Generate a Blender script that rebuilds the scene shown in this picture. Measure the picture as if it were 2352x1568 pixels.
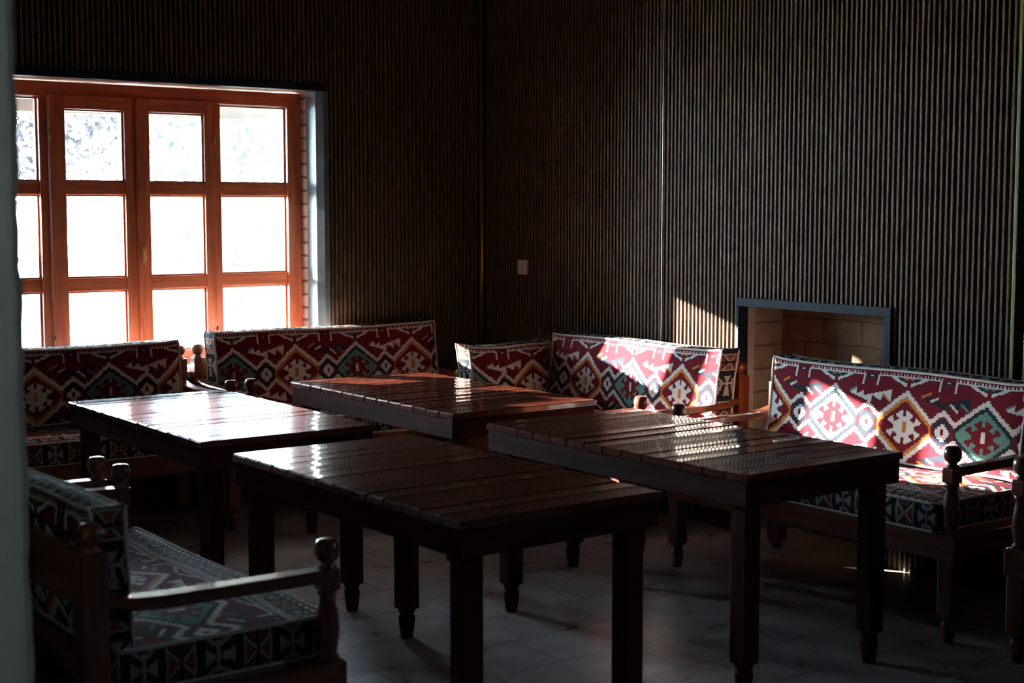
import bpy, bmesh, math, random
import numpy as np
from mathutils import Vector, Matrix
R = math.radians
random.seed(7)
rng = np.random.default_rng(7)
for o in list(bpy.data.objects):
    bpy.data.objects.remove(o)
scn = bpy.context.scene
col = scn.collection

# ------------------------------------------------------------ camera, light
cam_d = bpy.data.cameras.new('camera')
cam_d.lens = 51.81
cam_d.sensor_width = 36
cam_d.dof.use_dof = True
cam_d.dof.focus_distance = 6.6
cam_d.dof.aperture_fstop = 3.2
cam_d.dof.aperture_blades = 9
cam = bpy.data.objects.new('camera', cam_d)
cam.location = (-5.204, -7.307, 1.6)
cam.rotation_euler = (R(90 - 5.17), R(0.0), R(-36.60))
col.objects.link(cam)
scn.camera = cam

SUN = Vector((1.0, -1.56, -0.415)).normalized()
sd = bpy.data.lights.new('sun', 'SUN')
sd.energy = 120.0
sd.angle = R(0.53)
sd.color = (1.0, 0.93, 0.84)
sun = bpy.data.objects.new('sun', sd)
sun.rotation_euler = SUN.to_track_quat('-Z', 'Y').to_euler()
sun.location = (-4, 6, 4)
col.objects.link(sun)

world = bpy.data.worlds.new('world')
scn.world = world
world.use_nodes = True
wn = world.node_tree
wn.nodes.clear()
wo = wn.nodes.new('ShaderNodeOutputWorld')
bg = wn.nodes.new('ShaderNodeBackground')
bg.inputs['Color'].default_value = (0.58, 0.78, 1.0, 1)
bg.inputs['Strength'].default_value = 90.0
wn.links.new(bg.outputs[0], wo.inputs[0])

pd = bpy.data.lights.new('window_portal', 'AREA')
pd.shape = 'RECTANGLE'
pd.size = 2.1
pd.size_y = 1.6
pd.cycles.is_portal = True
portal = bpy.data.objects.new('window_portal', pd)
portal.location = (-2.14, 0.30, 1.48)
portal.rotation_euler = (R(-90), 0, 0)
col.objects.link(portal)

pd2 = bpy.data.lights.new('fill_opening_portal', 'AREA')  # portal for the added fill opening in the right wall
pd2.shape = 'RECTANGLE'
pd2.size = 0.27
pd2.size_y = 0.27
pd2.cycles.is_portal = True
portal2 = bpy.data.objects.new('fill_opening_portal', pd2)
portal2.location = (0.17, -6.29, 1.93)
portal2.rotation_euler = (0, R(90), 0)
col.objects.link(portal2)

vs = scn.view_settings
vs.view_transform = 'Standard'
vs.look = 'None'
vs.gamma = 1
vs.exposure = 0.0
vs.use_curve_mapping = False

# ------------------------------------------------------------ materials
def mat(name, base, rough=0.6, metal=0.0, coat=0.0, coat_rough=0.1, spec=0.5):
    m = bpy.data.materials.new(name)
    m.use_nodes = True
    b = m.node_tree.nodes['Principled BSDF']
    b.inputs['Base Color'].default_value = (*base, 1)
    b.inputs['Roughness'].default_value = rough
    b.inputs['Metallic'].default_value = metal
    b.inputs['Coat Weight'].default_value = coat
    b.inputs['Coat Roughness'].default_value = coat_rough
    b.inputs['Specular IOR Level'].default_value = spec
    return m

def nodes(m):
    return m.node_tree.nodes, m.node_tree.links, m.node_tree.nodes['Principled BSDF']

def noise_colour(m, c1, c2, scale=(1, 1, 1), detail=4, nscale=6.0, lo=0.3, hi=0.7, bump=0.0, bdist=0.002, wave=False):
    n, l, b = nodes(m)
    tc = n.new('ShaderNodeTexCoord')
    mp = n.new('ShaderNodeMapping')
    mp.inputs['Scale'].default_value = scale
    l.new(tc.outputs['Object'], mp.inputs['Vector'])
    t = n.new('ShaderNodeTexNoise')
    t.inputs['Scale'].default_value = nscale
    t.inputs['Detail'].default_value = detail
    t.inputs['Roughness'].default_value = 0.6
    l.new(mp.outputs[0], t.inputs['Vector'])
    r = n.new('ShaderNodeValToRGB')
    r.color_ramp.elements[0].position = lo
    r.color_ramp.elements[0].color = (*c1, 1)
    r.color_ramp.elements[1].position = hi
    r.color_ramp.elements[1].color = (*c2, 1)
    l.new(t.outputs['Fac'], r.inputs['Fac'])
    l.new(r.outputs[0], b.inputs['Base Color'])
    if bump:
        bp = n.new('ShaderNodeBump')
        bp.inputs['Strength'].default_value = bump
        bp.inputs['Distance'].default_value = bdist
        l.new(t.outputs['Fac'], bp.inputs['Height'])
        l.new(bp.outputs[0], b.inputs['Normal'])
        l.new(bp.outputs[0], b.inputs['Coat Normal'])
    return r

def wood(name, c1, c2, axis, rough=0.35, coat=0.6, cr=0.12, bump=0.15, spec=0.5):
    sc = [14, 14, 14]
    sc[axis] = 1.2
    m = mat(name, c1, rough, coat=coat, coat_rough=cr, spec=spec)
    noise_colour(m, c1, c2, scale=tuple(sc), detail=6, nscale=2.2, bump=bump, bdist=0.0015)
    return m

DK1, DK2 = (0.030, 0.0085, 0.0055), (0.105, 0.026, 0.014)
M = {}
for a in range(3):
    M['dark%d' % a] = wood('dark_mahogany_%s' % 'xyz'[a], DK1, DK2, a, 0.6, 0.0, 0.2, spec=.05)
    M['red%d' % a] = wood('red_varnished_wood_%s' % 'xyz'[a], (0.085, 0.017, 0.006), (0.235, 0.052, 0.018), a, 0.35, 0.8, 0.06, bump=.05)
    M['win%d' % a] = wood('window_pine_%s' % 'xyz'[a], (0.36, 0.080, 0.028), (0.70, 0.205, 0.080), a, 0.42, 0.5, 0.15)
M['top'] = wood('table_top_lacquer', (0.085, 0.018, 0.011), (0.22, 0.052, 0.030), 0, 0.25, 1.0, 0.065, bump=0.03)

M['rib'] = mat('rib_panel_bronze', (0.2, 0.15, 0.1), 0.5, spec=.25)
noise_colour(M['rib'], (0.060, 0.034, 0.019), (0.22, 0.132, 0.072), scale=(30, 30, 7), nscale=1.6, detail=5, lo=0.32, hi=0.68, bump=0.3)
M['groove'] = mat('rib_panel_groove', (0.035, 0.015, 0.010), 0.7)
M['steel'] = mat('blue_grey_painted_steel', (0.060, 0.085, 0.105), 0.6, spec=.15)
noise_colour(M['steel'], (0.010, 0.017, 0.027), (0.020, 0.032, 0.046), scale=(3, 3, 3), nscale=4)
M['jamb'] = mat('grey_painted_jamb', (0.19, 0.24, 0.26), 0.35)
noise_colour(M['jamb'], (0.07, 0.095, 0.105), (0.12, 0.155, 0.165), scale=(4, 4, 2), nscale=5, bump=0.2)
M['brass'] = mat('brass_strip', (0.55, 0.30, 0.08), 0.28, metal=0.9)
M['green'] = mat('olive_edge_strip', (0.20, 0.21, 0.03), 0.45)
M['pale_strip'] = mat('pale_seam_strip', (0.45, 0.40, 0.28), 0.35, metal=0.4)
M['plaster'] = mat('grey_green_plaster', (0.42, 0.47, 0.42), 0.85)
noise_colour(M['plaster'], (0.70, 0.74, 0.58), (0.78, 0.80, 0.65), nscale=5, bump=0.15)
M['room'] = mat('dark_brown_wall', (0.022, 0.015, 0.011), 0.8)
noise_colour(M['room'], (0.018, 0.012, 0.009), (0.03, 0.02, 0.015), nscale=3)
M['ceil'] = mat('ceiling_paint', (0.04, 0.033, 0.028), 0.9)
noise_colour(M['ceil'], (0.035, 0.029, 0.024), (0.045, 0.037, 0.031), nscale=3)
M['plastic'] = mat('cream_plastic', (0.62, 0.54, 0.50), 0.4)
M['blackhole'] = mat('socket_hole', (0.03, 0.03, 0.03), 0.5)
M['metal'] = mat('worn_brass_hardware', (0.45, 0.33, 0.18), 0.35, metal=0.9)
M['sill'] = mat('white_sill', (0.62, 0.60, 0.57), 0.5)
M['piping'] = mat('cream_piping_cord', (0.62, 0.60, 0.56), 0.9)
n, l, b = nodes(M['piping'])
w = n.new('ShaderNodeTexWave'); w.inputs['Scale'].default_value = 90
tc = n.new('ShaderNodeTexCoord'); l.new(tc.outputs['Object'], w.inputs['Vector'])
bp = n.new('ShaderNodeBump'); bp.inputs['Strength'].default_value = 0.4; bp.inputs['Distance'].default_value = 0.002
l.new(w.outputs['Fac'], bp.inputs['Height']); l.new(bp.outputs[0], b.inputs['Normal'])

# kilim weave: the stitch colours sit in the mesh, the weave relief is procedural
M['kilim'] = mat('kilim_weave', (0.5, 0.5, 0.5), 0.92, spec=0.2)
n, l, b = nodes(M['kilim'])
at = n.new('ShaderNodeAttribute'); at.attribute_name = 'stitch'
tc = n.new('ShaderNodeTexCoord')
ns = n.new('ShaderNodeTexNoise'); ns.inputs['Scale'].default_value = 420; ns.inputs['Detail'].default_value = 2
l.new(tc.outputs['Object'], ns.inputs['Vector'])
mr = n.new('ShaderNodeMapRange'); mr.inputs['To Min'].default_value = 0.78; mr.inputs['To Max'].default_value = 1.2
l.new(ns.outputs['Fac'], mr.inputs['Value'])
mx = n.new('ShaderNodeVectorMath'); mx.operation = 'SCALE'
l.new(at.outputs['Color'], mx.inputs[0]); l.new(mr.outputs[0], mx.inputs['Scale'])
l.new(mx.outputs[0], b.inputs['Base Color'])
bp = n.new('ShaderNodeBump'); bp.inputs['Strength'].default_value = 0.5; bp.inputs['Distance'].default_value = 0.0015
l.new(ns.outputs['Fac'], bp.inputs['Height']); l.new(bp.outputs[0], b.inputs['Normal'])

# marble tile floor
M['floor'] = mat('beige_marble_tiles', (0.4, 0.38, 0.36), 0.16)
n, l, b = nodes(M['floor'])
tc = n.new('ShaderNodeTexCoord'); mp = n.new('ShaderNodeMapping')
mp.inputs['Location'].default_value = (0.215, -0.035, 0)
l.new(tc.outputs['Object'], mp.inputs['Vector'])
br = n.new('ShaderNodeTexBrick')
br.offset = 0.5
br.inputs['Scale'].default_value = 1
br.inputs['Brick Width'].default_value = 0.6
br.inputs['Row Height'].default_value = 0.305
br.inputs['Mortar Size'].default_value = 0.0022
br.inputs['Mortar Smooth'].default_value = 0.2
br.inputs['Color1'].default_value = (0.56, 0.54, 0.53, 1)
br.inputs['Color2'].default_value = (0.49, 0.47, 0.46, 1)
br.inputs['Mortar'].default_value = (0.03, 0.027, 0.025, 1)
l.new(mp.outputs[0], br.inputs['Vector'])
ns = n.new('ShaderNodeTexNoise'); ns.inputs['Scale'].default_value = 5; ns.inputs['Detail'].default_value = 8
ns.inputs['Distortion'].default_value = 1.5
l.new(tc.outputs['Object'], ns.inputs['Vector'])
mr = n.new('ShaderNodeMapRange'); mr.inputs['From Min'].default_value = 0.3; mr.inputs['From Max'].default_value = 0.7
mr.inputs['To Min'].default_value = 0.72; mr.inputs['To Max'].default_value = 1.18
l.new(ns.outputs['Fac'], mr.inputs['Value'])
mx = n.new('ShaderNodeVectorMath'); mx.operation = 'SCALE'
l.new(br.outputs['Color'], mx.inputs[0]); l.new(mr.outputs[0], mx.inputs['Scale'])
l.new(mx.outputs[0], b.inputs['Base Color'])
mr2 = n.new('ShaderNodeMapRange'); mr2.inputs['To Min'].default_value = 0.20; mr2.inputs['To Max'].default_value = 0.42
l.new(ns.outputs['Fac'], mr2.inputs['Value']); l.new(mr2.outputs[0], b.inputs['Roughness'])
bp = n.new('ShaderNodeBump'); bp.inputs['Strength'].default_value = 0.6; bp.inputs['Distance'].default_value = 0.002; bp.invert = True
l.new(br.outputs['Fac'], bp.inputs['Height']); l.new(bp.outputs[0], b.inputs['Normal'])

def brickmat(name, c1, c2, mortar, bw, rh, ms, vec='YZ', bump=0.8):
    m = mat(name, c1, 0.85)
    n, l, b = nodes(m)
    tc = n.new('ShaderNodeTexCoord')
    sp = n.new('ShaderNodeSeparateXYZ'); cb = n.new('ShaderNodeCombineXYZ')
    l.new(tc.outputs['Object'], sp.inputs[0])
    l.new(sp.outputs['XYZ'.index(vec[0])], cb.inputs[0]); l.new(sp.outputs['XYZ'.index(vec[1])], cb.inputs[1])
    ns = n.new('ShaderNodeTexNoise'); ns.inputs['Scale'].default_value = 9; ns.inputs['Detail'].default_value = 6
    l.new(tc.outputs['Object'], ns.inputs['Vector'])
    ad = n.new('ShaderNodeMixRGB'); ad.blend_type = 'LINEAR_LIGHT'; ad.inputs['Fac'].default_value = 0.012
    l.new(cb.outputs[0], ad.inputs[1]); l.new(ns.outputs['Color'], ad.inputs[2])
    br = n.new('ShaderNodeTexBrick')
    br.inputs['Scale'].default_value = 1
    br.inputs['Brick Width'].default_value = bw
    br.inputs['Row Height'].default_value = rh
    br.inputs['Mortar Size'].default_value = ms
    br.inputs['Color1'].default_value = (*c1, 1)
    br.inputs['Color2'].default_value = (*c2, 1)
    br.inputs['Mortar'].default_value = (*mortar, 1)
    l.new(ad.outputs[0], br.inputs['Vector'])
    mx = n.new('ShaderNodeMixRGB'); mx.blend_type = 'MULTIPLY'; mx.inputs['Fac'].default_value = 0.7
    r = n.new('ShaderNodeValToRGB'); r.color_ramp.elements[0].position = 0.3; r.color_ramp.elements[0].color = (0.5, 0.45, 0.4, 1)
    r.color_ramp.elements[1].position = 0.65
    l.new(ns.outputs['Fac'], r.inputs['Fac'])
    l.new(br.outputs['Color'], mx.inputs[1]); l.new(r.outputs[0], mx.inputs[2])
    l.new(mx.outputs[0], b.inputs['Base Color'])
    bp = n.new('ShaderNodeBump'); bp.inputs['Strength'].default_value = bump; bp.inputs['Distance'].default_value = 0.004; bp.invert = True
    l.new(br.outputs['Fac'], bp.inputs['Height']); l.new(bp.outputs[0], b.inputs['Normal'])
    return m

M['brick_reveal'] = brickmat('pink_brick_reveal', (0.50, 0.34, 0.28), (0.60, 0.44, 0.38), (0.14, 0.11, 0.10), 0.6, 0.074, 0.008)
M['brick_reveal'].node_tree.nodes['Brick Texture'].offset = 0.0
M['stone'] = brickmat('beige_stone_blocks', (0.46, 0.38, 0.29), (0.52, 0.44, 0.34), (0.26, 0.20, 0.15), 0.9, 0.115, 0.006, 'XZ')
M['firebrick'] = brickmat('brown_fire_bricks', (0.20, 0.095, 0.040), (0.26, 0.13, 0.055), (0.12, 0.05, 0.02), 0.235, 0.118, 0.004)

# ------------------------------------------------------------ helpers
def tag(o, label=None, cat=None, group=None, kind=None):
    if label: o['label'] = label
    if cat: o['category'] = cat
    if group: o['group'] = group
    if kind: o['kind'] = kind
    return o

def empty(name, loc, rz=0.0):
    o = bpy.data.objects.new(name, None)
    o.location = loc
    o.rotation_euler = (0, 0, rz)
    o.empty_display_size = 0.1
    col.objects.link(o)
    return o

class MB:
    def __init__(s):
        s.v = []; s.f = []; s.m = []; s.sm = []
    def add(s, vs, fs, mi=0, smooth=False):
        k = len(s.v)
        s.v += [tuple(v) for v in vs]
        for f in fs:
            s.f.append(tuple(i + k for i in f)); s.m.append(mi); s.sm.append(smooth)
    def box(s, a, b, mi=0, bev=0.0):
        x0, y0, z0 = [min(a[i], b[i]) for i in range(3)]
        x1, y1, z1 = [max(a[i], b[i]) for i in range(3)]
        if bev <= 0:
            s.add([(x0, y0, z0), (x1, y0, z0), (x1, y1, z0), (x0, y1, z0), (x0, y0, z1), (x1, y0, z1), (x1, y1, z1), (x0, y1, z1)],
                  [(0, 3, 2, 1), (4, 5, 6, 7), (0, 1, 5, 4), (1, 2, 6, 5), (2, 3, 7, 6), (3, 0, 4, 7)], mi)
            return
        bm = bmesh.new()
        bmesh.ops.create_cube(bm, size=1)
        for v in bm.verts:
            v.co = ((x0 + x1) / 2 + v.co.x * (x1 - x0), (y0 + y1) / 2 + v.co.y * (y1 - y0), (z0 + z1) / 2 + v.co.z * (z1 - z0))
        bmesh.ops.bevel(bm, geom=bm.edges[:], offset=min(bev, 0.45 * min(x1 - x0, y1 - y0, z1 - z0)), segments=2, profile=0.6, affect='EDGES')
        bm.verts.index_update()
        s.add([v.co[:] for v in bm.verts], [[v.index for v in f.verts] for f in bm.faces], mi)
        bm.free()
    def lathe(s, c, prof, n=20, mi=0, rot=0.0):
        x, y = c
        vs = []
        for r, z in prof:
            for i in range(n):
                a = 2 * math.pi * i / n + rot
                vs.append((x + r * math.cos(a), y + r * math.sin(a), z))
        fs = []
        for j in range(len(prof) - 1):
            for i in range(n):
                i2 = (i + 1) % n
                fs.append((j * n + i, j * n + i2, (j + 1) * n + i2, (j + 1) * n + i))
        fs.append(tuple(range(n - 1, -1, -1)))
        fs.append(tuple((len(prof) - 1) * n + i for i in range(n)))
        s.add(vs, fs, mi, True)
    def sweep(s, pts, w, h, axis_w=(1, 0, 0), mi=0):
        """rounded rectangular bar along pts (list of 3d), w across axis_w, h across the other"""
        pts = [Vector(p) for p in pts]
        aw = Vector(axis_w)
        ring = []
        k = len(pts)
        c = 0.16
        sec = [(-0.5, -0.5 + c), (-0.5 + c * 0.6, -0.5), (0.5 - c * 0.6, -0.5), (0.5, -0.5 + c), (0.5, 0.5 - c), (0.5 - c * 0.6, 0.5), (-0.5 + c * 0.6, 0.5), (-0.5, 0.5 - c)]
        vs = []
        for i, p in enumerate(pts):
            t = (pts[min(i + 1, k - 1)] - pts[max(i - 1, 0)]).normalized()
            up = aw.cross(t).normalized()
            if up.z < 0: up = -up
            for a, b2 in sec:
                vs.append(p + aw * (a * w) + up * (b2 * h))
        fs = []
        q = len(sec)
        for j in range(k - 1):
            for i in range(q):
                i2 = (i + 1) % q
                fs.append((j * q + i, j * q + i2, (j + 1) * q + i2, (j + 1) * q + i))
        fs.append(tuple(range(q - 1, -1, -1))); fs.append(tuple((k - 1) * q + i for i in range(q)))
        s.add(vs, fs, mi)
    def tube(s, pts, r, n=8, closed=False, mi=0):
        pts = [Vector(p) for p in pts]
        k = len(pts)
        vs = []
        prev = None
        for i, p in enumerate(pts):
            if closed: t = pts[(i + 1) % k] - pts[(i - 1) % k]
            else: t = pts[min(i + 1, k - 1)] - pts[max(i - 1, 0)]
            t.normalize()
            if prev is None:
                a = t.orthogonal().normalized()
            else:
                a = (prev - t * prev.dot(t)).normalized()
            prev = a
            b2 = t.cross(a)
            for j in range(n):
                an = 2 * math.pi * j / n
                vs.append(p + (a * math.cos(an) + b2 * math.sin(an)) * r)
        fs = []
        for j in range(k if closed else k - 1):
            j2 = (j + 1) % k
            for i in range(n):
                i2 = (i + 1) % n
                fs.append((j * n + i, j * n + i2, j2 * n + i2, j2 * n + i))
        if not closed:
            fs.append(tuple(range(n - 1, -1, -1))); fs.append(tuple((k - 1) * n + i for i in range(n)))
        s.add(vs, fs, mi, True)
    def build(s, name, mats, parent=None):
        me = bpy.data.meshes.new(name)
        me.from_pydata(s.v, [], s.f)
        if not isinstance(mats, (list, tuple)): mats = [mats]
        for m in mats: me.materials.append(m)
        me.polygons.foreach_set('material_index', s.m)
        me.polygons.foreach_set('use_smooth', s.sm)
        bm = bmesh.new(); bm.from_mesh(me)
        bmesh.ops.recalc_face_normals(bm, faces=bm.faces)
        bm.to_mesh(me); bm.free()
        o = bpy.data.objects.new(name, me)
        col.objects.link(o)
        if parent is not None: o.parent = parent
        return o

def struct(name, mb, mats):
    return tag(mb.build(name, mats), kind='structure')

def copy_tree(o, parent=None):
    c = o.copy(); col.objects.link(c); c.parent = parent
    for ch in [x for x in bpy.data.objects if x.parent == o]:
        copy_tree(ch, c)
    return c

# ------------------------------------------------------------ room shell
X0, Y0, ZC = -7.4, -9.2, 3.15
WL, WR, WB, WT = -3.18, -1.095, 0.735, 2.248      # window opening in the ribbed wall
mb = MB(); mb.box((X0 - .1, Y0 - .1, -0.06), (0.6, 0.30, 0.0)); struct('floor', mb, M['floor'])
mb = MB(); mb.box((X0 - .1, Y0 - .1, ZC), (0.6, 0.30, ZC + 0.12)); struct('ceiling', mb, M['ceil'])

PITCH = 0.0279
def ribs(mb, a0, a1, z0, z1, along, face):
    """trapezoid ribs standing off a dark backing; along='x' (wall y=face) or 'y' (wall x=face), room on the negative side"""
    k = int(round((a1 - a0) / PITCH))
    p = (a1 - a0) / max(k, 1)
    for i in range(k):
        c = a0 + (i + 0.5) * p
        h0, h1, d = 0.0062, 0.0060, 0.0110
        j = rng.uniform(-0.0009, 0.0009)
        prof = [(c - h0, face), (c - h1, face - d * 0.86 + j), (c - h1 * 0.78, face - d + j), (c + h1 * 0.78, face - d + j), (c + h1, face - d * 0.86 + j), (c + h0, face)]
        vs = []
        for z in (z0, z1):
            for a, f in prof:
                vs.append((a, f, z) if along == 'x' else (f, a, z))
        q = len(prof)
        fs = [(t, t + 1, q + t + 1, q + t) for t in range(q - 1)]
        fs += [tuple(range(q)), tuple(range(2 * q - 1, q - 1, -1))]
        mb.add(vs, fs, 1)

# back wall with the window opening
mb = MB()
F = 0.010
mb.box((X0, F, 0), (WL, 0.30, ZC)); mb.box((WR + .03, F, 0), (0.3, 0.30, ZC))
mb.box((WL, F, 0), (WR + .03, 0.30, WB - .02)); mb.box((WL, F, WT + .035), (WR + .03, 0.30, ZC))
ribs(mb, -5.2, WL - .02, 0, ZC, 'x', F); ribs(mb, WR + .012, -0.035, 0, ZC, 'x', F)
ribs(mb, WL - .02, WR + .012, WT + .036, ZC, 'x', F); ribs(mb, WL - .02, WR + .012, 0, WB - .03, 'x', F)
struct('wall_back', mb, [M['groove'], M['rib']])

# right wall with the fireplace opening
FY0, FY1, FZ = -3.097, -2.176, 1.150
mb = MB()
mb.box((F, FY1, 0), (0.50, F, ZC)); mb.box((F, -3.72, 0), (0.50, FY0, ZC)); mb.box((F, FY0, FZ), (0.50, FY1, ZC))
mb.box((0.36, FY0, 0), (0.50, FY1, FZ))
ribs(mb, FY1 + .012, -0.035, 0, ZC, 'y', F); ribs(mb, -3.705, FY0 - .012, 0, ZC, 'y', F); ribs(mb, FY0 - .012, FY1 + .012, FZ + .012, ZC, 'y', F)
struct('wall_right', mb, [M['groove'], M['rib']])
HY0, HY1, HZ0, HZ1 = -6.40, -6.18, 1.82, 2.04     # unseen opening added in the right wall, fill light for the wall end
mb = MB(); mb.box((0.06, Y0, 0), (0.16, HY0, ZC)); mb.box((0.06, HY1, 0), (0.16, -3.735, ZC))
mb.box((0.06, HY0, 0), (0.16, HY1, HZ0)); mb.box((0.06, HY0, HZ1), (0.16, HY1, ZC))
struct('wall_right_recess', mb, M['room'])
mb = MB()
mb.box((0.08, HY0, HZ0), (0.12, HY1, HZ0 + .012)); mb.box((0.08, HY0, HZ1 - .012), (0.12, HY1, HZ1))
mb.box((0.08, HY0, HZ0 + .012), (0.12, HY0 + .012, HZ1 - .012)); mb.box((0.08, HY1 - .012, HZ0 + .012), (0.12, HY1, HZ1 - .012))
struct('added_fill_opening', mb, M['win0'])  # frame lining the added fill opening
mb = MB(); mb.box((X0 - .12, Y0, 0), (X0, 0.3, ZC)); struct('wall_left', mb, M['room'])
mb = MB(); mb.box((X0, Y0 - .12, 0), (0.5, Y0, ZC)); struct('wall_front', mb, M['room'])
# plastered wall end close to the camera
mb = MB()
zs = np.linspace(0, ZC, 90)
vs = []; fs = []
ex, ey = -4.282, -4.50
for i, z in enumerate(zs):
    jx = 0.0025 * math.sin(z * 19) + 0.0018 * math.sin(z * 53 + 1) + rng.uniform(-.001, .001)
    vs += [(ex + jx, ey, z), (ex - .04, ey + 0.10, z), (-5.6, ey + 0.25, z), (ex - .012 - .385, ey - .002 - 1.03, z), (ex - .012 + jx * .6, ey - .002, z)]
for i in range(len(zs) - 1):
    for j in range(5):
        fs.append((i * 5 + j, i * 5 + (j + 1) % 5, i * 5 + 5 + (j + 1) % 5, i * 5 + 5 + j))
fs += [(4, 3, 2, 1, 0), tuple(len(vs) - 5 + j for j in range(5))]
mb.add(vs, fs)
struct('wall_nib', mb, M['plaster'])

# strips
mb = MB(); mb.box((-0.030, -0.020, 0), (-0.004, 0.002, ZC), bev=.004); mb.tube([(-0.018, -0.024, 0), (-0.018, -0.024, ZC)], 0.006, 10)
struct('trim_1', mb, M['brass'])
mb = MB(); mb.box((-0.012, -3.735, 0), (0.06, -3.717, ZC), bev=.003); struct('trim_2', mb, M['green'])
mb = MB(); mb.box((-0.006, -1.6155, 0), (0.012, -1.6095, ZC), bev=.001); struct('trim_3', mb, M['pale_strip'])

# window surround: steel head, chamfered grey jamb, brick reveal, sill
mb = MB(); mb.box((WL - .02, -0.016, WT), (WR, 0.035, WT + .036), bev=.003)
struct('trim_4', mb, M['steel'])
mb = MB(); mb.box((WL - .02, 0.036, WT + .003), (WR - .025, 0.215, WT + .036), bev=.003); struct('trim_12', mb, M['win0'])
mb = MB()
def prism(mb, xy, z0, z1, mi=0):
    q = len(xy)
    vs = [(x, y, z0) for x, y in xy] + [(x, y, z1) for x, y in xy]
    mb.add(vs, [tuple(range(q - 1, -1, -1)), tuple(range(q, 2 * q))] + [(i, (i + 1) % q, q + (i + 1) % q, q + i) for i in range(q)], mi)
prism(mb, [(-1.095, -0.008), (-1.122, 0.035), (-1.122, 0.145), (-1.062, 0.145), (-1.062, -0.008)], WB - .03, WT)
struct('trim_5', mb, M['jamb'])
mb = MB(); mb.box((-1.120, 0.145, WB - .03), (-1.06, 0.31, WT + .02)); struct('trim_6', mb, M['brick_reveal'])
mb = MB(); mb.box((WL - .06, 0.0, WB - .03), (WL, 0.31, WT + .02)); struct('trim_7', mb, M['jamb'])
mb = MB(); mb.box((WL, -0.012, WB - .035), (-1.122, 0.21, WB - .002), bev=.004); struct('trim_8', mb, M['sill'])

# the window: outer frame, two fixed lights, two casements
win = tag(empty('window_1', (-2.14, 0.22, WB)), kind='structure')
win.location = (0, 0, 0)
YI, YO = 0.212, 0.285
def glass_mat():
    m = bpy.data.materials.new('window_glass'); m.use_nodes = True
    n, l = m.node_tree.nodes, m.node_tree.links
    n.clear()
    out = n.new('ShaderNodeOutputMaterial')
    tr = n.new('ShaderNodeBsdfTransparent'); tr.inputs[0].default_value = (0.94, 0.97, 0.96, 1)
    gl = n.new('ShaderNodeBsdfGlossy'); gl.inputs['Roughness'].default_value = 0.02
    lw = n.new('ShaderNodeFresnel'); lw.inputs['IOR'].default_value = 1.45
    mx = n.new('ShaderNodeMixShader')
    l.new(lw.outputs[0], mx.inputs[0]); l.new(tr.outputs[0], mx.inputs[1]); l.new(gl.outputs[0], mx.inputs[2])
    du = n.new('ShaderNodeBsdfTranslucent'); du.inputs[0].default_value = (0.9, 0.93, 1.0, 1)
    mx2 = n.new('ShaderNodeMixShader')
    tc = n.new('ShaderNodeTexCoord'); ns = n.new('ShaderNodeTexNoise'); ns.inputs['Scale'].default_value = 3; ns.inputs['Detail'].default_value = 8
    mp = n.new('ShaderNodeMapping'); mp.inputs['Scale'].default_value = (3, 1, 1); l.new(tc.outputs['Object'], mp.inputs[0]); l.new(mp.outputs[0], ns.inputs['Vector'])
    mr = n.new('ShaderNodeMapRange'); mr.inputs['From Min'].default_value = .35; mr.inputs['From Max'].default_value = .75; mr.inputs['To Min'].default_value = .004; mr.inputs['To Max'].default_value = .018
    l.new(ns.outputs['Fac'], mr.inputs['Value']); l.new(mr.outputs[0], mx2.inputs[0])
    l.new(mx.outputs[0], mx2.inputs[1]); l.new(du.outputs[0], mx2.inputs[2])
    l.new(mx2.outputs[0], out.inputs[0])
    return m
M['glass'] = glass_mat()

def wbar(mb, x0, x1, z0, z1, y0=YI, y1=YO, bev=.004):
    d = 0 if (x1 - x0) > (z1 - z0) else 1
    mb.box((x0, y0, z0), (x1, y1, z1), mi=d, bev=bev)
WM = [M['win0'], M['win2']]
FB = 0.745
mb = MB()
wbar(mb, -3.175, -3.085, FB, 2.168); wbar(mb, -1.206, -1.121, FB, 2.168)
wbar(mb, -3.175, -1.121, 2.168, 2.246); wbar(mb, -3.085, -1.206, FB, 0.795)
wbar(mb, -2.6230, -2.5780, .795, 2.168); wbar(mb, -1.664, -1.617, .795, 2.168)
mb.build('window_frame', WM, win)
rows = [(2.164, 1.737), (1.669, 1.236), (1.166, .80)]
def light(xa, xb, top, name, sash):
    """one leaf: (fixed light or casement) with three panes"""
    mb = MB()
    ytop = YI - (0.022 if sash else 0.0)
    ya, yb = (ytop, YO - .01) if sash else (YI + .012, YO - .012)
    if sash:
        pa, pb, tt = sash
        wbar(mb, xa, pa, .785, tt, ya, yb); wbar(mb, pb, xb, .785, tt, ya, yb)
        wbar(mb, pa, pb, top, tt, ya, yb); wbar(mb, pa, pb, .785, .83, ya, yb)
    else:
        pa, pb = xa, xb
        wbar(mb, pa, pb, top, 2.170, ya, yb)
    for za, zb in ((rows[0][1], rows[1][0]), (rows[1][1], rows[2][0])):
        wbar(mb, pa - .004, pb + .004, zb, za, ya + .004, yb - .004, bev=.007)
    # glazing beads
    rr = [(top, rows[0][1]), rows[1], (rows[2][0], .83 if sash else .795)]
    for zt, zb in rr:
        g = 0.009
        wbar(mb, pa, pa + g, zb, zt, ya + .018, yb - .01, .003); wbar(mb, pb - g, pb, zb, zt, ya + .018, yb - .01, .003)
        wbar(mb, pa + g, pb - g, zt - g, zt, ya + .018, yb - .01, .003); wbar(mb, pa + g, pb - g, zb, zb + g, ya + .018, yb - .01, .003)
    o = mb.build(name, WM, win)
    for zt, zb in rr:
        gm = MB(); gm.box((pa + .004, .262, zb + .004), (pb - .004, .266, zt - .004)); gm.build('pane', M['glass'], o)
    return o
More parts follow.
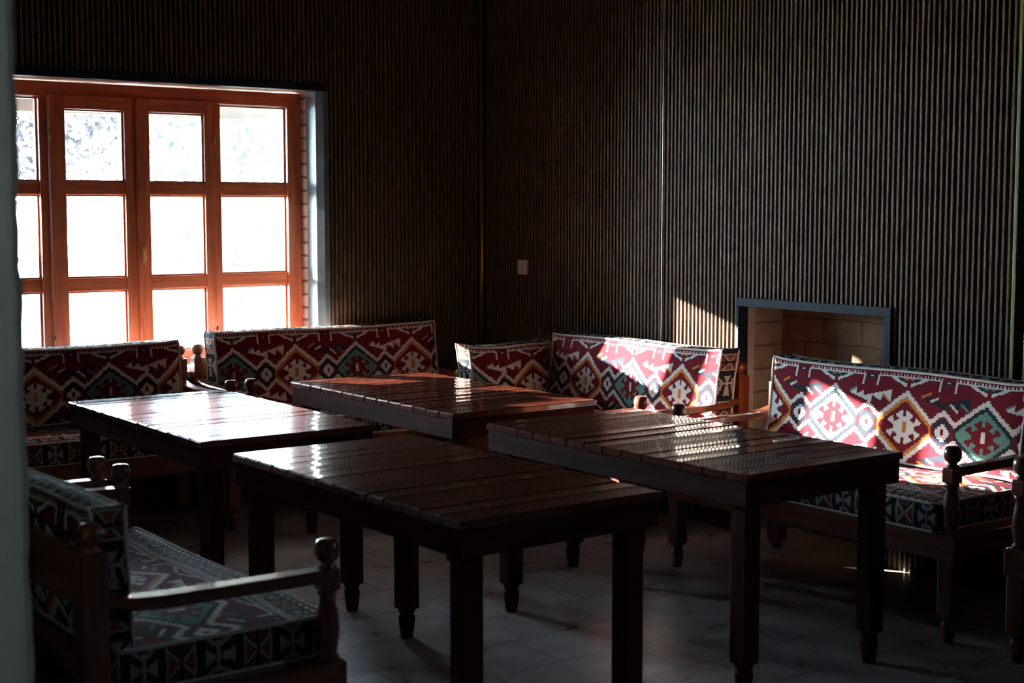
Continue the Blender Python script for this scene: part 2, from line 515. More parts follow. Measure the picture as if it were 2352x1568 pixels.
light(-3.085, -2.623, 2.164, 'fixed_light', None)
light(-1.617, -1.206, 2.164, 'fixed_light', None)
c1 = light(-2.576, -2.112, 2.108, 'casement', (-2.498, -2.178, 2.178))
c2 = light(-2.094, -1.666, 2.108, 'casement', (-2.040, -1.723, 2.178))
mb = MB(); wbar(mb, -2.120, -2.072, .785, 2.178, .172, .192, .004); mb.build('cover_strip', WM, c2)
mb = MB(); mb.box((-2.104, .165, 1.312), (-2.086, .173, 1.40), bev=.002); mb.tube([(-2.095, .166, 1.33), (-2.095, .146, 1.33), (-2.098, .143, 1.31)], .006, 8); mb.tube([(-2.095, .146, 1.33), (-2.095, .146, 1.385)], .005, 8)
mb.build('window_handle', M['metal'], c2)
for hx, hz, pr in ((-2.577, 1.982, c1), (-2.577, .913, c1), (-1.665, 1.977, c2), (-1.665, .922, c2)):
    mb = MB(); mb.tube([(hx, .188, hz - .028), (hx, .188, hz + .028)], .0065, 8); mb.box((hx - .008, .19, hz - .02), (hx + .008, .213, hz + .02)); mb.build('hinge', M['metal'], pr)

# fireplace recess
mb = MB()
mb.box((-0.014, FY0 - .014, FZ - .028), (0.012, FY1 + .014, FZ + .014), bev=.002)
mb.box((-0.014, FY1 - .004, 0.0), (0.012, FY1 + .014, FZ - .028), bev=.002)
mb.box((-0.014, FY0 - .014, 0.0), (0.012, FY0 + .022, FZ - .028), bev=.002)
mb.box((0.012, FY1 - .002, 0), (0.055, FY1 + .012, FZ)); mb.box((0.012, FY0, 0), (0.06, FY0 + .008, FZ)); mb.box((0.012, FY0, FZ - .012), (0.06, FY1, FZ))
struct('trim_9', mb, M['steel'])
mb = MB(); mb.box((0.055, FY1 - .006, 0), (0.098, FY1 + .012, FZ)); struct('trim_10', mb, M['plastic'])
mb = MB()
mb.box((0.098, FY1 - .014, 0), (0.285, FY1 + .012, FZ)); struct('wall_fireplace_side', mb, M['stone'])
mb = MB(); mb.box((0.285, FY0, 0), (0.36, FY1, FZ)); mb.box((0.06, FY0, 0), (0.285, FY0 + .03, FZ)); mb.box((.06, FY0 + .03, FZ - .02), (.285, FY1 - .014, FZ))
struct('wall_fireplace_back', mb, M['firebrick'])

# socket
so = tag(empty('wall_socket', (-0.003, -0.42, 1.2565)), 'small cream wall socket on the dark ribbed wall, right of the corner', 'socket')
mb = MB(); mb.box((-0.012, -0.046, -0.043), (0.0, 0.046, 0.043), bev=.004); mb.build('plate', M['plastic'], so)
mb = MB()

k = 20
for rr_, x_ in ((0.021, -0.0135),):
    vs = [(x_, rr_ * math.cos(2 * math.pi * i / k), rr_ * math.sin(2 * math.pi * i / k)) for i in range(k)] + [(-0.010, (rr_ + .003) * math.cos(2 * math.pi * i / k), (rr_ + .003) * math.sin(2 * math.pi * i / k)) for i in range(k)]
    mb.add(vs, [tuple(range(k))] + [(i, (i + 1) % k, k + (i + 1) % k, k + i) for i in range(k)])
mb.build('outlet', M['plastic'], so)
for dz in (-.009, .009):
    mb = MB(); mb.box((-0.0142, -.003, dz - .003), (-0.0130, .003, dz + .003), bev=.0005); mb.build('contact_hole', M['blackhole'], so)

# ------------------------------------------------------------ kilim pattern (colours of the stitches)
RED = (0.15, 0.008, 0.017); TEAL = (0.115, 0.265, 0.225); WHITE = (0.70, 0.68, 0.64)
ORG = (0.58, 0.20, 0.035); NAVY = (0.020, 0.026, 0.040); BRN = (0.20, 0.055, 0.025); BLK = (0.014, 0.016, 0.020)

def inpoly(px, py, poly):
    r = np.zeros(px.shape, bool)
    k = len(poly)
    for i in range(k):
        x1, y1 = poly[i]; x2, y2 = poly[(i + 1) % k]
        if y1 == y2: continue
        c = ((y1 > py) != (y2 > py)) & (px < (x2 - x1) * (py - y1) / (y2 - y1) + x1)
        r ^= c
    return r

TURTLE = [(0, 0), (5.0, 0), (5.2, .8), (8, 1.9), (8.3, 2.6), (5.6, 4.6), (5.2, 1.9), (2.4, 3.3), (4.3, 4.5), (4.4, 5.1), (1.3, 6.9), (.7, 6.9), (.7, 4.2), (0, 4.2)]
SAW = [(-10.6, .6), (-6.6, 2.8), (-6.6, .2), (-2.8, 2.0), (-2.8, -.2), (11.6, 3.5), (11.4, -1.5), (7.0, 1.4), (6.6, -1.9), (1.8, .4), (1.6, -2.7)]
def dash(px, py, x0, y0, x1, y1, w):
    dx, dy = x1 - x0, y1 - y0
    L = math.hypot(dx, dy)
    t = ((px - x0) * dx + (py - y0) * dy) / L
    d = np.abs((px - x0) * dy - (py - y0) * dx) / L
    return (t > 0) & (t < L) & (d < w / 2)

def medallions(u, y, first=0):
    """u along, y up from the medallion row centre, both in cm with 38 cm between medallions; even index = teal"""
    P = 38.0
    idx = np.round(u / P).astype(int)
    xs = u - idx * P                      # signed from nearest medallion
    teal = ((idx + first) % 2 == 0)
    x = np.abs(xs)
    xq = np.floor(x) + 0.5                # stepped stitches
    ay = np.abs(y)
    c = np.empty(u.shape + (3,)); c[:] = RED
    Wl = np.where(xq < 13.3, 14.0 - 0.80 * xq, 3.4 + (xq - 13.3) * 0.82)
    inside = ay < Wl - 1.15
    med = inside & (x < 13.3)
    # teal medallion
    m = med & teal; c[m] = TEAL
    c[m & ((ay > Wl - 3.2) | (x > 12.4))] = NAVY
    # orange medallion
    c[med & ~teal & ((ay > Wl - 3.1) | (x > 12.5))] = ORG
    t = inpoly(x, ay, TURTLE) & med
    c[t & teal] = RED; c[t & ~teal] = WHITE
    bar = (x < .95) & (ay < 2.3) & med
    c[bar & teal] = WHITE; c[bar & ~teal] = ORG
    # small hexagons
    sx = np.abs(x - 19.0); sq = np.floor(sx) + .5
    hx = inside & (x >= 13.3)
    c[hx & (ay < 6.0 - .72 * sq) & (sx < 4.3)] = NAVY
    c[hx & (ay < 3.9 - 0.95 * sq) & (sx < 3.6)] = WHITE
    c[hx & (sx < .6) & (ay < 1.2)] = RED
    # white zigzag
    c[np.abs(ay - Wl) < 1.15] = WHITE
    # field beyond the zigzag
    out = ay > Wl + 1.15
    gx = np.where(xs > 0, xs - 19.0, xs + 19.0)
    gi = np.where(xs > 0, idx, idx - 1)
    white = ((gi + first) % 2 == 0)
    my = ay - 11.4
    s = inpoly(gx, my, SAW) & out
    c[s & white] = WHITE; c[s & ~white] = NAVY
    c[out & white & dash(gx, my, -10.4, 1.1, -6.7, 3.0, .8)] = TEAL
    c[out & white & dash(gx, my, 7.1, 1.1, 11.1, -1.7, .8)] = ORG
    c[out & white & dash(gx, my, 2.2, -.1, 6.4, -2.1, .7)] = NAVY
    nw = out & ~white
    c[nw & dash(gx, my, -11.6, 1.6, -7.2, 3.6, 1.0)] = ORG
    c[nw & dash(gx, my, -7.2, .2, -3.2, 2.0, 1.0)] = WHITE
    c[nw & dash(gx, my, 2.4, .3, 6.4, -2.8, 1.0)] = WHITE
    c[nw & dash(gx, my, 7.2, .8, 11.4, -2.0, .9)] = TEAL
    # V triangles above each apex
    V = 16.0 + 0.40 * xq
    v = out & (ay > V) & (x < 14.2)
    c[v] = np.where(teal[v][:, None], np.array(TEAL), np.array(ORG))
    c[v & (ay < V + 2.4)] = NAVY
    c[out & (ay > V) & (ay < V + 1.25) & (x > .9) & (x < 15)] = WHITE
    c[out & (x < .95) & (ay > 15) & (ay < 19.4)] = RED
    # hooks
    c[out & (np.abs(x - 15.3) < .55) & (ay > 16.2) & (ay < 20.4)] = WHITE
    c[(np.abs(x - 19) < 2.2) & (ay > 19.2) & (ay < 20.4)] = NAVY
    c[(np.abs(x - 19) < .6) & (ay > 19.5) & (ay < 20.1)] = WHITE
    # border: white line, hooked teeth
    c[(ay > 20.2) & (ay < 20.7) & (x < 16)] = WHITE
    c[(ay > 20.7) & (ay < 23.2)] = RED
    tx = np.mod(u, 1.7)
    c[(ay > 20.7) & (ay < 21.5) & (tx < .6) & (x < 16)] = WHITE
    c[(ay >= 21.9) & (ay < 22.6)] = WHITE
    c[(ay >= 22.6)] = RED
    return c

def panels(u, v, hh=5.0):
    """border strip: pale bow ties on black between framed brown panels; v centred, half height hh"""
    P = 20.0
    w = np.mod(u, P)
    v = v * 5.0 / hh
    av = np.abs(v)
    c = np.empty(u.shape + (3,)); c[:] = BLK
    d = np.abs(w - 5.0)
    PALE = (0.34, 0.33, 0.30)
    A = w < 10
    c[A & (d > .5) & (d < 3.6) & (av < .62 * d)] = PALE
    c[A & (d < .45) & (av < 4.1)] = PALE
    c[A & (av > 2.6) & (av < 4.4) & (np.abs(d - (av - 1.9) * .9) < .75)] = PALE
    e = np.abs(w - 15.0)
    B = ~A & (e < 4.2)
    c[B] = BRN
    c[B & (e > 3.5)] = PALE
    c[B & (e < 3.5) & (np.abs(av - e * .95) < .5)] = PALE
    c[B & (e < 3.3) & (np.abs(av - e * .95 - 1.1) < .5)] = BLK
    c[B & (e < .45)] = BLK
    c[av > 4.6] = BLK
    return c

def seat_top(u, w, depth):
    """u along, w from the front edge back (cm)"""
    c = medallions(u, w - 33.5, 0)
    f = w < 11.2
    c2 = np.empty(u.shape + (3,)); c2[:] = RED
    # running dog wave at the very edge
    wv = np.mod(u, 3.6)
    c2[(w < .8)] = BLK
    c2[(w >= .8) & (w < 1.0 + 1.5 * (1 - wv / 3.6)) & (wv < 2.7)] = WHITE
    st = (w > 3.2) & (w < 9.4)
    ps = panels(u, w - 6.3, 3.1)
    c2[st] = ps[st]
    c2[(w > 9.4) & (w < 10.0)] = WHITE
    c2[(w >= 10.0) & (w < 10.8) & (np.mod(u, 1.7) < .6)] = WHITE
    c[f] = c2[f]
    return c

def colour_mesh(name, V, Fc, C):
    """V (n,3), Fc (m,4), C (m,3)"""
    me = bpy.data.meshes.new(name)
    nv, nf = len(V), len(Fc)
    me.vertices.add(nv); me.vertices.foreach_set('co', np.asarray(V, np.float32).ravel())
    me.loops.add(nf * 4); me.loops.foreach_set('vertex_index', np.asarray(Fc, np.int32).ravel())
    me.polygons.add(nf)
    me.polygons.foreach_set('loop_start', np.arange(0, nf * 4, 4, dtype=np.int32))
    me.update(calc_edges=True)
    me.polygons.foreach_set('use_smooth', np.ones(nf, bool))
    a = me.attributes.new('stitch', 'FLOAT_COLOR', 'FACE')
    a.data.foreach_set('color', np.concatenate([C, np.ones((nf, 1))], 1).astype(np.float32).ravel())
    me.materials.append(M['kilim'])
    me.update()
    return me

CELL = 0.005
def cushion_mesh(name, L, H, T, kind, phase=0.0, first=0, period=0.38, lean=0.0, ears=0.012, seed=0):
    """Box cushion. local x along L; for 'back' the patterned face looks to -y, z up 0..H; for 'seat' the patterned face looks +z, y from -H/2.. front at -H/2"""
    r = np.random.default_rng(seed + 11)
    na, nb, nt = int(round(L / CELL)), int(round(H / CELL)), max(4, int(round(T / CELL)))
    a = np.linspace(-1, 1, na + 1); b2 = np.linspace(-1, 1, nb + 1); t = np.linspace(-1, 1, nt + 1)
    Vs = []; Fs = []; Cs = []; off = 0
    ph = r.uniform(0, 6, 8)
    def shape(A, B, Tt):
        """A,B,Tt in -1..1 -> local coords with pillow bulge"""
        bul = (1 - np.abs(A) ** 8) * (1 - np.abs(B) ** 4)
        edge = np.maximum(np.abs(A) ** 30, np.abs(B) ** 12)
        wob = 0.0035 * np.sin(A * 5 + ph[0]) + 0.0025 * np.sin(A * 11 + ph[1] + B * 2) + 0.002 * np.sin(B * 5 + ph[2] + A * 3)
        x = A * L / 2 * (1 - 0.006 * (B ** 2 < .3)) - 0
        x = x * (1 + 0.004 * np.sin(B * 3 + ph[3]))
        z = B * H / 2 + ears * np.sign(B) * (np.abs(A) ** 24) + 0.004 * np.sin(A * 4 + ph[4]) * B
        x = x + ears * .5 * np.sign(A) * (np.abs(B) ** 8) * (np.abs(A) ** 30)
        # sides bulge out
        sb = (1 - Tt ** 2)
        x = x + np.sign(A) * 0.010 * sb * (np.abs(A) >= .999) * (1 - np.abs(B) ** 6)
        z = z + np.sign(B) * 0.010 * sb * (np.abs(B) >= .999) * (1 - np.abs(A) ** 20)
        y = Tt * (T / 2) + Tt * (0.016 * bul * (np.abs(Tt) >= .999) + wob * (np.abs(Tt) >= .999) * bul ** .5)
        return x, y, z
    def add(A, B, Tt, col_, flip):
        nonlocal off
        n0, n1 = A.shape
        x, y, z = shape(A, B, Tt)
        Vs.append(np.stack([x, y, z], -1).reshape(-1, 3))
        i = np.arange(n0 - 1)[:, None] * n1 + np.arange(n1 - 1)[None, :] + off
        q = np.stack([i, i + n1, i + n1 + 1, i + 1], -1).reshape(-1, 4)
        if flip: q = q[:, ::-1]
        Fs.append(q); Cs.append(col_.reshape(-1, 3)); off += n0 * n1
    mid = lambda s: (s[1:] + s[:-1]) / 2
    ca, cb, ct = mid(a), mid(b2), mid(t)
    # faces t=-1 (front), t=+1 (back)
    for side in (-1, 1):
        A, B = np.meshgrid(a, b2, indexing='ij')
        CA, CB = np.meshgrid(ca, cb, indexing='ij')
        U = (CA * L / 2 - phase) * (38.0 / period) * 1.0
        if kind == 'back':
            cc = medallions(U, (CB * H / 2 + (H / 2 - 0.225 - .0) * -1) * 100 , first)
        else:
            cc = seat_top(U, (CB * H / 2 + H / 2) * 100, H * 100)
        add(A, B, np.full(A.shape, float(side)), cc, side > 0)
    # top/bottom strips (B=+-1)
    for side in (-1, 1):
        A, Tt = np.meshgrid(a, t, indexing='ij')
        CA, CT = np.meshgrid(ca, ct, indexing='ij')
        add(A, np.full(A.shape, float(side)), Tt, panels(CA * L / 2 * 100, CT * 5 * -1), side < 0)
    for side in (-1, 1):
        B, Tt = np.meshgrid(b2, t, indexing='ij')
        CB, CT = np.meshgrid(cb, ct, indexing='ij')
        add(np.full(B.shape, float(side)), B, Tt, panels(CB * H / 2 * 100 + 3, CT * 5 * -1), side > 0)
    V = np.concatenate(Vs); Fc = np.concatenate(Fs); C = np.concatenate(Cs)
    # piping loops along both face outlines
    loops = []
    for side in (-1.0, 1.0):
        n_ = 60; m_ = 18
        pa = np.concatenate([np.linspace(-1, 1, n_, endpoint=False), np.ones(m_), np.linspace(1, -1, n_, endpoint=False), -np.ones(m_)])
        pb = np.concatenate([-np.ones(n_), np.linspace(-1, 1, m_, endpoint=False), np.ones(n_), np.linspace(1, -1, m_, endpoint=False)])
        x, y, z = shape(pa, pb, np.full(pa.shape, side))
        P3 = np.stack([x, y, z], -1)
        # soften the corners
        P3 = (np.roll(P3, 1, 0) + 2 * P3 + np.roll(P3, -1, 0)) / 4
        loops.append(P3)
    def orient(Q):
        Q = Q.copy()
        if kind == 'back':
            Q[:, 2] += H / 2
            Q[:, 1] += lean * (Q[:, 2] / H)
        else:
            y, z = Q[:, 1].copy(), Q[:, 2].copy()
            Q[:, 1] = z; Q[:, 2] = -y + T / 2
        return Q
    V = orient(V); loops = [orient(q_) for q_ in loops]
    return colour_mesh(name, V, Fc, C), loops

def cushion(name, L, H, T, kind, loc, rz, label, cat, group, **kw):
    me, loops = cushion_mesh(name, L, H, T, kind, **kw)
    o = bpy.data.objects.new(name, me); col.objects.link(o)
    o.location = loc; o.rotation_euler = (0, 0, rz)
    tag(o, label, cat, group)
    for lp in loops:
        mb = MB(); mb.tube([tuple(p) for p in lp], 0.0055, 8, closed=True)
        p_ = mb.build('piping', M['piping'], o)
        p_['label'] = 'cream cord piping'
    return o

# ------------------------------------------------------------ benches
def front_post_mb(x, y):
    mb = MB()
    mb.lathe((x, y), [(.030, .408), (.031, .420), (.024, .428), (.027, .445), (.0325, .475), (.033, .495), (.029, .53), (.023, .562), (.021, .578), (.026, .586), (.027, .592), (.024, .600)], 20)
    mb.box((x - .027, y - .027, .598), (x + .027, y + .027, .655), bev=.007)
    mb.lathe((x, y), [(.026, .652), (.025, .660), (.017, .668), (.017, .673), (.027, .681), (.0325, .695), (.0335, .708), (.031, .722), (.025, .7315), (.018, .7342), (.005, .735)], 24)
    return mb
def front_leg_mb(x, y):
    mb = MB()
    s = .031
    mb.box((x - s, y - s, .105), (x + s, y + s, .412), bev=.004)
    mb.lathe((x, y), [(.030, .108), (.026, .092), (.020, .086), (.026, .078), (.029, .066), (.027, .045), (.021, .012), (.019, .0)], 18)
    return mb
def back_post_mb(x, y):
    mb = MB()
    s = .034
    mb.box((x - s, y - s, .03), (x + s, y + s, .790), bev=.006)
    mb.lathe((x, y), [(s * .8, .788), (.026, .795), (.018, .800), (.018, .804), (.029, .812), (.0345, .826), (.034, .840), (.026, .853), (.010, .859)], 24)
    mb.lathe((x, y), [(.026, .032), (.028, .025), (.022, .0)], 16)
    return mb

def make_bench(W, D=0.64):
    root = empty('wooden_bench', (0, 0, 0))
    hx, fy, by = W / 2, -D / 2, D / 2
    e = 0.042
    # seat frame of four boards, one part
    mb = MB()
    mb.box((-hx - e, fy - .035, .312), (hx + e, fy - .008 + .02, .408), 0, .004)
    mb.box((-hx - e, by - .02, .312), (hx + e, by + .02, .408), 0, .004)
    mb.box((-hx - e, fy + .012, .312), (-hx - e + .03, by - .02, .408), 1, .004)
    mb.box((hx + e - .03, fy + .012, .312), (hx + e, by - .02, .408), 1, .004)
    mb.build('seat_frame', [M['red0'], M['red1']], root)
    mb = MB()
    k = int((W + .02) / .098)
    st = (W + .02) / k
    for i in range(k):
        a = -hx - .01 + i * st
        mb.box((a + .010, fy + .014, .388), (a + st - .010, by - .022, .405), 0, .002)
    mb.build('seat_slats', M['red1'], root)
    for s_ in (-1, 1):
        front_leg_mb(s_ * hx, fy).build('leg', M['red2'], root)
        front_post_mb(s_ * hx, fy).build('front_post', M['red2'], root)
        back_post_mb(s_ * hx, by).build('back_post', M['red2'], root)
        mb = MB()
        pts = [(s_ * hx, fy + .024, .640), (s_ * hx, fy + .30, .642), (s_ * hx, fy + .46, .644), (s_ * hx, fy + .54, .650), (s_ * hx, by - .034, .666)]
        mb.sweep(pts, .056, .034, (.9994, 0, .035))
        mb.build('armrest', M['red1'], root)
    mb = MB()
    mb.box((-hx + .034, by - .012, .640), (hx - .034, by + .012, .778), 0, .004)
    mb.box((-hx + .034, by - .012, .47), (hx - .034, by + .012, .53), 0, .004)
    mb.build('backboard', M['red0'], root)
    return root

HP = math.pi / 2
proto = make_bench(1.45)
def place_bench(src, x, y, rz, label, sc=(1, 1, 1)):
    o = src if not src.get('used') else copy_tree(src)
    src['used'] = 1
    o.location = (x, y, 0); o.rotation_euler = (0, 0, rz); o.scale = sc
    tag(o, label, 'bench', 'turned-post wooden benches round the room')
    return o
KG = 'kilim back cushions'
SG = 'kilim seat cushions'
D2 = 0.32
b2o = place_bench(proto, -1.175, -0.655 + .31, 0, 'red-brown wooden bench against the back wall, between the window and the room corner', (.985, .97, 1.025))
b1o = place_bench(proto, -2.745, -0.655 + .31, 0, 'red-brown wooden bench standing under the window, at the far left', (1.03, .97, 1.025))
b3o = place_bench(proto, -0.372, -1.500, -HP, 'sunlit wooden bench on the right wall, between the corner and the fireplace opening', (1.01, 1, 1))
b4o = place_bench(proto, -0.415, -3.262, -HP, 'wooden bench in front of the fireplace opening, its front knob post dark against the cushion', (1.006, 1, 1))
b5o = place_bench(proto, -3.640, -3.245, HP, 'dark wooden bench in the left foreground, window light glinting along its armrest', (.975, 1, 1))
b6o = place_bench(proto, -3.650, -1.620, HP, 'dark bench behind the plaster wall end, only its near knob and armrest showing', (1.0, 1, 1))
b7o = place_bench(proto, -0.415, -5.010, -HP, 'wooden bench cut off by the right edge, only a turned front post showing', (1.0, 1, 1))
for o in (proto,): del o['used']
for o in (b2o, b1o, b3o, b4o, b5o, b6o, b7o):
    if 'used' in o: del o['used']

# seat cushions: local front at -H/2
def seat(L, x, y, rz, label, seed, phase=0.1, zb=.4095):
    return cushion('seat_cushion', L, .60, .105, 'seat', (x, y, zb), rz, label, 'cushion', SG, phase=phase, ears=.006, seed=seed)
seat(1.345, -1.175, -0.372, 0, 'patterned kilim seat cushion on the bench at the back wall, behind the far table', 1, zb=.4195)
seat(1.40, -2.745, -0.372, 0, 'patterned kilim seat cushion on the bench under the window', 2, zb=.4195)
seat(1.375, -0.425, -1.500, -HP, 'patterned kilim seat cushion on the sunlit bench beside the corner', 3)
seat(1.375, -0.465, -3.262, -HP, 'kilim seat cushion half in bright sun, in front of the fireplace opening', 4, phase=.05)
seat(1.335, -3.590, -3.240, HP, 'kilim seat cushion with bow-tie border, in the left foreground', 5, phase=.32)
seat(1.36, -3.600, -1.620, HP, 'kilim seat cushion on the bench hidden behind the plaster wall end', 6)

TH = .115
def back(L, x, y, rz, label, seed, phase, first, period=.38, lean=.05, H=.39, zb=.540, T=TH, **kw):
    return cushion('back_cushion', L, H, T, 'back', (x, y, zb), rz, label, 'cushion', KG, phase=phase, first=first, period=period, lean=lean, seed=seed, **kw)
# facing -y
back(1.385, -1.178, -0.190, 0, 'long kilim back cushion with piped corner ears, right of the window', 21, .148, 0, .374, H=.392, zb=.548)
back(1.345, -2.742, -0.190, 0, 'long kilim back cushion in shade, standing in front of the window', 22, .29, 0, .38, H=.362, zb=.548)
# facing -x
back(1.30, -0.190, -1.602, -HP, 'long kilim back cushion crossed by a bright diagonal band of sun', 23, .042, 0, .368, H=.372)
back(1.34, -0.190, -3.268, -HP, 'long kilim back cushion in front of the fireplace opening, its left end blazing with sun', 24, .108, 1, .39, H=.372)
# facing +x
back(1.30, -3.886, -3.262, HP, 'kilim back cushion seen end-on in the left foreground', 25, .1, 0, .38, lean=.012, H=.332, T=.085)
back(1.32, -3.900, -1.640, HP, 'kilim back cushion behind the plaster wall end at far left', 26, .1, 0)
# short side cushion against the far arm of the sunlit bench
sc_ = back(.535, -0.470, -0.895, 0, 'short kilim cushion leaning on the far armrest, beside the room corner', 27, .135, 1, .40, lean=.04, H=.315, zb=.540, ears=.02)

# ------------------------------------------------------------ tables
def make_table(W, L, h=.753, seed=0):
    """W along local x, L along local y"""
    r = np.random.default_rng(seed)
    root = empty('slatted_table', (0, 0, 0))
    hx, hy = W / 2, L / 2
    mb = MB()
    k = 14
    st = L / k
    for i in range(k):
        y0, y1 = -hy + i * st, -hy + (i + 1) * st
        g = .0028
        za = h + r.uniform(-.0012, .0008); tl = r.uniform(-.0012, .0012)
        y0 += g if i else 0; y1 -= g if i < k - 1 else 0
        cx = r.uniform(-.002, .002)
        c = .0028
        # bevelled slat, slightly cupped, rounded nose at the ends
        prof = [(y0, za - .024), (y0, za - c + tl), (y0 + c, za + tl), ((y0 + y1) / 2, za - .0006), (y1 - c, za - tl), (y1, za - c - tl), (y1, za - .024)]
        vs = []
        xs = [-hx + cx, -hx + .006 + cx, hx - .006 + cx, hx + cx]
        dz = [-.005, 0, 0, -.005]
        q = len(prof)
        for x_, d_ in zip(xs, dz):
            for yy, zz in prof:
                vs.append((x_, yy, zz + (d_ if zz > za - .01 else 0)))
        fs = []
        for j in range(3):
            for t in range(q):
                t2 = (t + 1) % q
                fs.append((j * q + t, j * q + t2, (j + 1) * q + t2, (j + 1) * q + t))
        fs += [tuple(range(q - 1, -1, -1)), tuple(3 * q + t for t in range(q))]
        mb.add(vs, fs, 0)
    mb.box((-hx + .02, -hy + .02, h - .026), (hx - .02, hy - .02, h - .0085), 0)
    mb.build('table_top', M['top'], root)
    zt, zb, i_ = h - .0245, h - .108, .007
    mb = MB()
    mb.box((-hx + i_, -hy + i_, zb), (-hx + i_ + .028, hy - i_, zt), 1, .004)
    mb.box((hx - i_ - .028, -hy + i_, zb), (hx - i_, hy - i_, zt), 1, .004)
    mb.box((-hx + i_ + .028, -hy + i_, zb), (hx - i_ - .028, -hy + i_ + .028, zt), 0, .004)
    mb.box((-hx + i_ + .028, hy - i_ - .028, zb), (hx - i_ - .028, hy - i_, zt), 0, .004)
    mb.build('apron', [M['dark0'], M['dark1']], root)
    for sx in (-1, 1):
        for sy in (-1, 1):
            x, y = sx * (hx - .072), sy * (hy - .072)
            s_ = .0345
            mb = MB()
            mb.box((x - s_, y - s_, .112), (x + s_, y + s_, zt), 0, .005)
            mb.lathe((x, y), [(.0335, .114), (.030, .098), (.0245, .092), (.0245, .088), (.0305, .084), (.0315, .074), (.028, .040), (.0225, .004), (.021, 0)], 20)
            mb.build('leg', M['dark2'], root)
    return root
tabs = [(-2.572, -1.671, -.010, 1.397, .740, 'slatted dark table nearest the window, its top white with window glare'),
        (-1.416, -1.607, -.008, 1.428, .770, 'slatted table beside the corner benches, a red sunlit stripe across its top'),
        (-1.462, -3.325, -.002, 1.429, .767, 'dark slatted table in front of the sunlit bench, bright ribbed-wall reflection on its top'),
        (-2.601, -3.366, .001, 1.391, .740, 'dark slatted table nearest the camera, in the middle foreground')]
for i, (x, y, a, L, W, lab) in enumerate(tabs):
    t = make_table(W, L, seed=i + 3)
    t.location = (x, y, 0); t.rotation_euler = (0, 0, a)
    tag(t, lab, 'table', 'dark slatted wooden tables')

# ------------------------------------------------------------ outside
M['ground'] = mat('pale_paving', (0.55, 0.53, 0.48), 0.8)
noise_colour(M['ground'], (0.45, 0.44, 0.40), (0.62, 0.60, 0.55), nscale=0.8)
M['lawn'] = mat('lawn_grass', (0.18, 0.28, 0.08), 0.9)
noise_colour(M['lawn'], (0.16, 0.26, 0.08), (0.28, 0.38, 0.14), nscale=2.5)
M['house'] = mat('white_siding', (0.75, 0.74, 0.72), 0.8)
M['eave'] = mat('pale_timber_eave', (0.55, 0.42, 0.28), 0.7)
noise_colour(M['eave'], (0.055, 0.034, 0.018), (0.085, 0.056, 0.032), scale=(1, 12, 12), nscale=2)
M['bark'] = mat('bark', (0.12, 0.09, 0.07), 0.9)
M['leafg'] = mat('green_leaves', (0.20, 0.34, 0.10), 0.6)
noise_colour(M['leafg'], (0.026, 0.050, 0.015), (0.065, 0.115, 0.038), nscale=3)
M['leafr'] = mat('russet_leaves', (0.20, 0.12, 0.11), 0.6)
noise_colour(M['leafr'], (0.010, 0.009, 0.013), (0.045, 0.022, 0.022), nscale=3)
M['bluegrey'] = mat('blue_grey_paint', (0.035, 0.05, 0.065), 0.6)
M['sunblock'] = mat('sun_block_render', (0.6, 0.58, 0.54), 0.9)  # surface of the added sun block

mb = MB(); mb.box((-30, 0.31, -0.25), (40, 60, -0.12)); struct('floor_terrace', mb, M['ground'])
mb = MB(); mb.box((-1.0, 5.0, -0.12), (18, 20, -0.09)); tag(struct('floor_lawn', mb, M['lawn']), kind='structure')
# unseen block added left of the window to cut off low sun
mb = MB(); mb.box((-9.0, 1.30, -0.12), (-3.42, 1.50, 1.70), bev=.01); struct('added_sun_block', mb, M['sunblock'])
# eave: fascia beam, soffit boards, rafters
ev = tag(empty('trim_11', (0, 0, 0)), kind='structure')
mb = MB(); mb.box((-7.5, 2.04, 2.205), (2.5, 2.12, 2.40), bev=.005); mb.box((-7.5, 0.30, 2.40), (2.5, 2.20, 2.44)); mb.build('eave_beam', M['eave'], ev)
for i in range(11):
    mb = MB(); mb.box((-6.8 + i * .85, .305, 2.32), (-6.74 + i * .85, 2.04, 2.40), bev=.004); mb.build('rafter', M['eave'], ev)

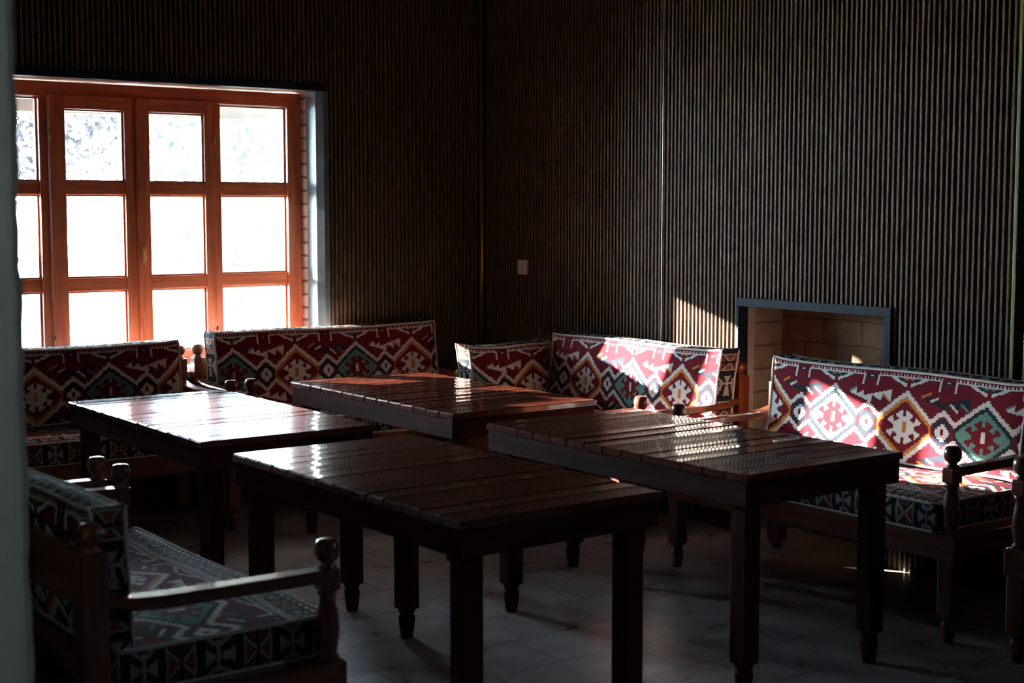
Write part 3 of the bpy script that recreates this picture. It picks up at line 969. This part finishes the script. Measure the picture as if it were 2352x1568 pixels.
def tree(name, x, y, h, cz, rad, leafm, nl, label, seed, ls=.11):
    r = np.random.default_rng(seed)
    root = tag(empty(name, (x, y, -.1)), label, 'tree')
    mb = MB()
    mb.tube([(0, 0, 0), (.05, .02, h * .3), (-.03, .05, h * .55), (0, 0, h * .8)], .10, 10)
    tips = []
    for i in range(16):
        a = r.uniform(0, 6.28); e = r.uniform(.1, 1.2); z0 = h * r.uniform(.3, .75)
        d = Vector((math.cos(a) * math.cos(e), math.sin(a) * math.cos(e), math.sin(e)))
        p1 = Vector((0, 0, z0)); p2 = p1 + d * rad * .5 + Vector((0, 0, .1)); p3 = p1 + d * rad * .95
        mb.tube([p1, p2, p3], .028, 6); tips += [p2, p3, (p2 + p3) / 2]
    mb.build('trunk', M['bark'], root)
    P = r.normal(0, 1, (nl, 3)); P /= np.linalg.norm(P, axis=1)[:, None]
    P *= (r.uniform(.15, 1, nl) ** .4)[:, None] * np.array([rad, rad, rad * .9])
    cl = np.array([list(t) for t in tips]) - np.array([0, 0, cz])
    k = r.integers(0, len(cl), nl)
    P = P * .75 + cl[k] * .35 + r.normal(0, .12, (nl, 3)); P[:, 2] += cz
    A = r.normal(0, 1, (nl, 3)); A /= np.linalg.norm(A, axis=1)[:, None]
    B = np.cross(A, r.normal(0, 1, (nl, 3))); B /= np.linalg.norm(B, axis=1)[:, None]
    s = ls * r.uniform(.6, 1.2, nl)[:, None]
    N = np.cross(A, B) * s * .12
    V = np.stack([P - A * s, P + B * s * .38 + N, P + A * s, P - B * s * .38 + N], 1).reshape(-1, 3)
    me = bpy.data.meshes.new('foliage')
    me.from_pydata(V.tolist(), [], (np.arange(nl * 4).reshape(-1, 4)).tolist())
    me.materials.append(leafm)
    o = bpy.data.objects.new('foliage', me); col.objects.link(o); o.parent = root
tree('russet_tree', -0.75, 5.6, 3.6, 2.75, 1.05, M['leafr'], 4200, 'russet-leaved tree outside, seen through the upper left panes', 5, .06)
tree('leafy_tree', 3.4, 11.5, 4.2, 3.0, 1.9, M['leafg'], 3600, 'pale green tree outside, seen through the second casement', 6, .10)
tree('green_shrub', 2.3, 8.2, 1.6, 1.0, .85, M['leafg'], 1600, 'green shrub outside beside the paving, seen through the middle panes', 8, .09)
hs = tag(empty('garden_house', (10.5, 17, -.12)), 'washed-out white house outside, seen through the right-hand panes', 'house')
mb = MB()
mb.box((-3.5, 0, 0), (7, 5, 4.6))
for i in range(22): mb.box((-3.52, -.03, .2 + i * .2), (7.02, 0, .36 + i * .2))
mb.build('wall', M['house'], hs)
mb = MB(); mb.add([(-4, -.6, 4.5), (7.5, -.6, 4.5), (7.5, 5.6, 4.5), (-4, 5.6, 4.5), (-4, 2.5, 6.2), (7.5, 2.5, 6.2)], [(0, 1, 5, 4), (3, 4, 5, 2), (0, 4, 3), (1, 2, 5), (0, 3, 2, 1)])
mb.build('roof', M['bluegrey'], hs)
for wx in (-1.8, 2.2):
    mb = MB(); mb.box((wx, -.06, 2.6), (wx + .5, -.03, 3.6)); mb.build('window', M['bluegrey'], hs)
mb = MB(); mb.box((-.06, -.06, 0), (.06, .06, 3.1), bev=.008); mb.box((-1.2, -.05, 2.95), (1.2, .05, 3.07), bev=.006)
pp = mb.build('garden_post', M['bluegrey']); pp.location = (1.4, 6.6, -.12)
tag(pp, 'blue-grey garden post with a crossbar outside, seen through the second casement', 'post')
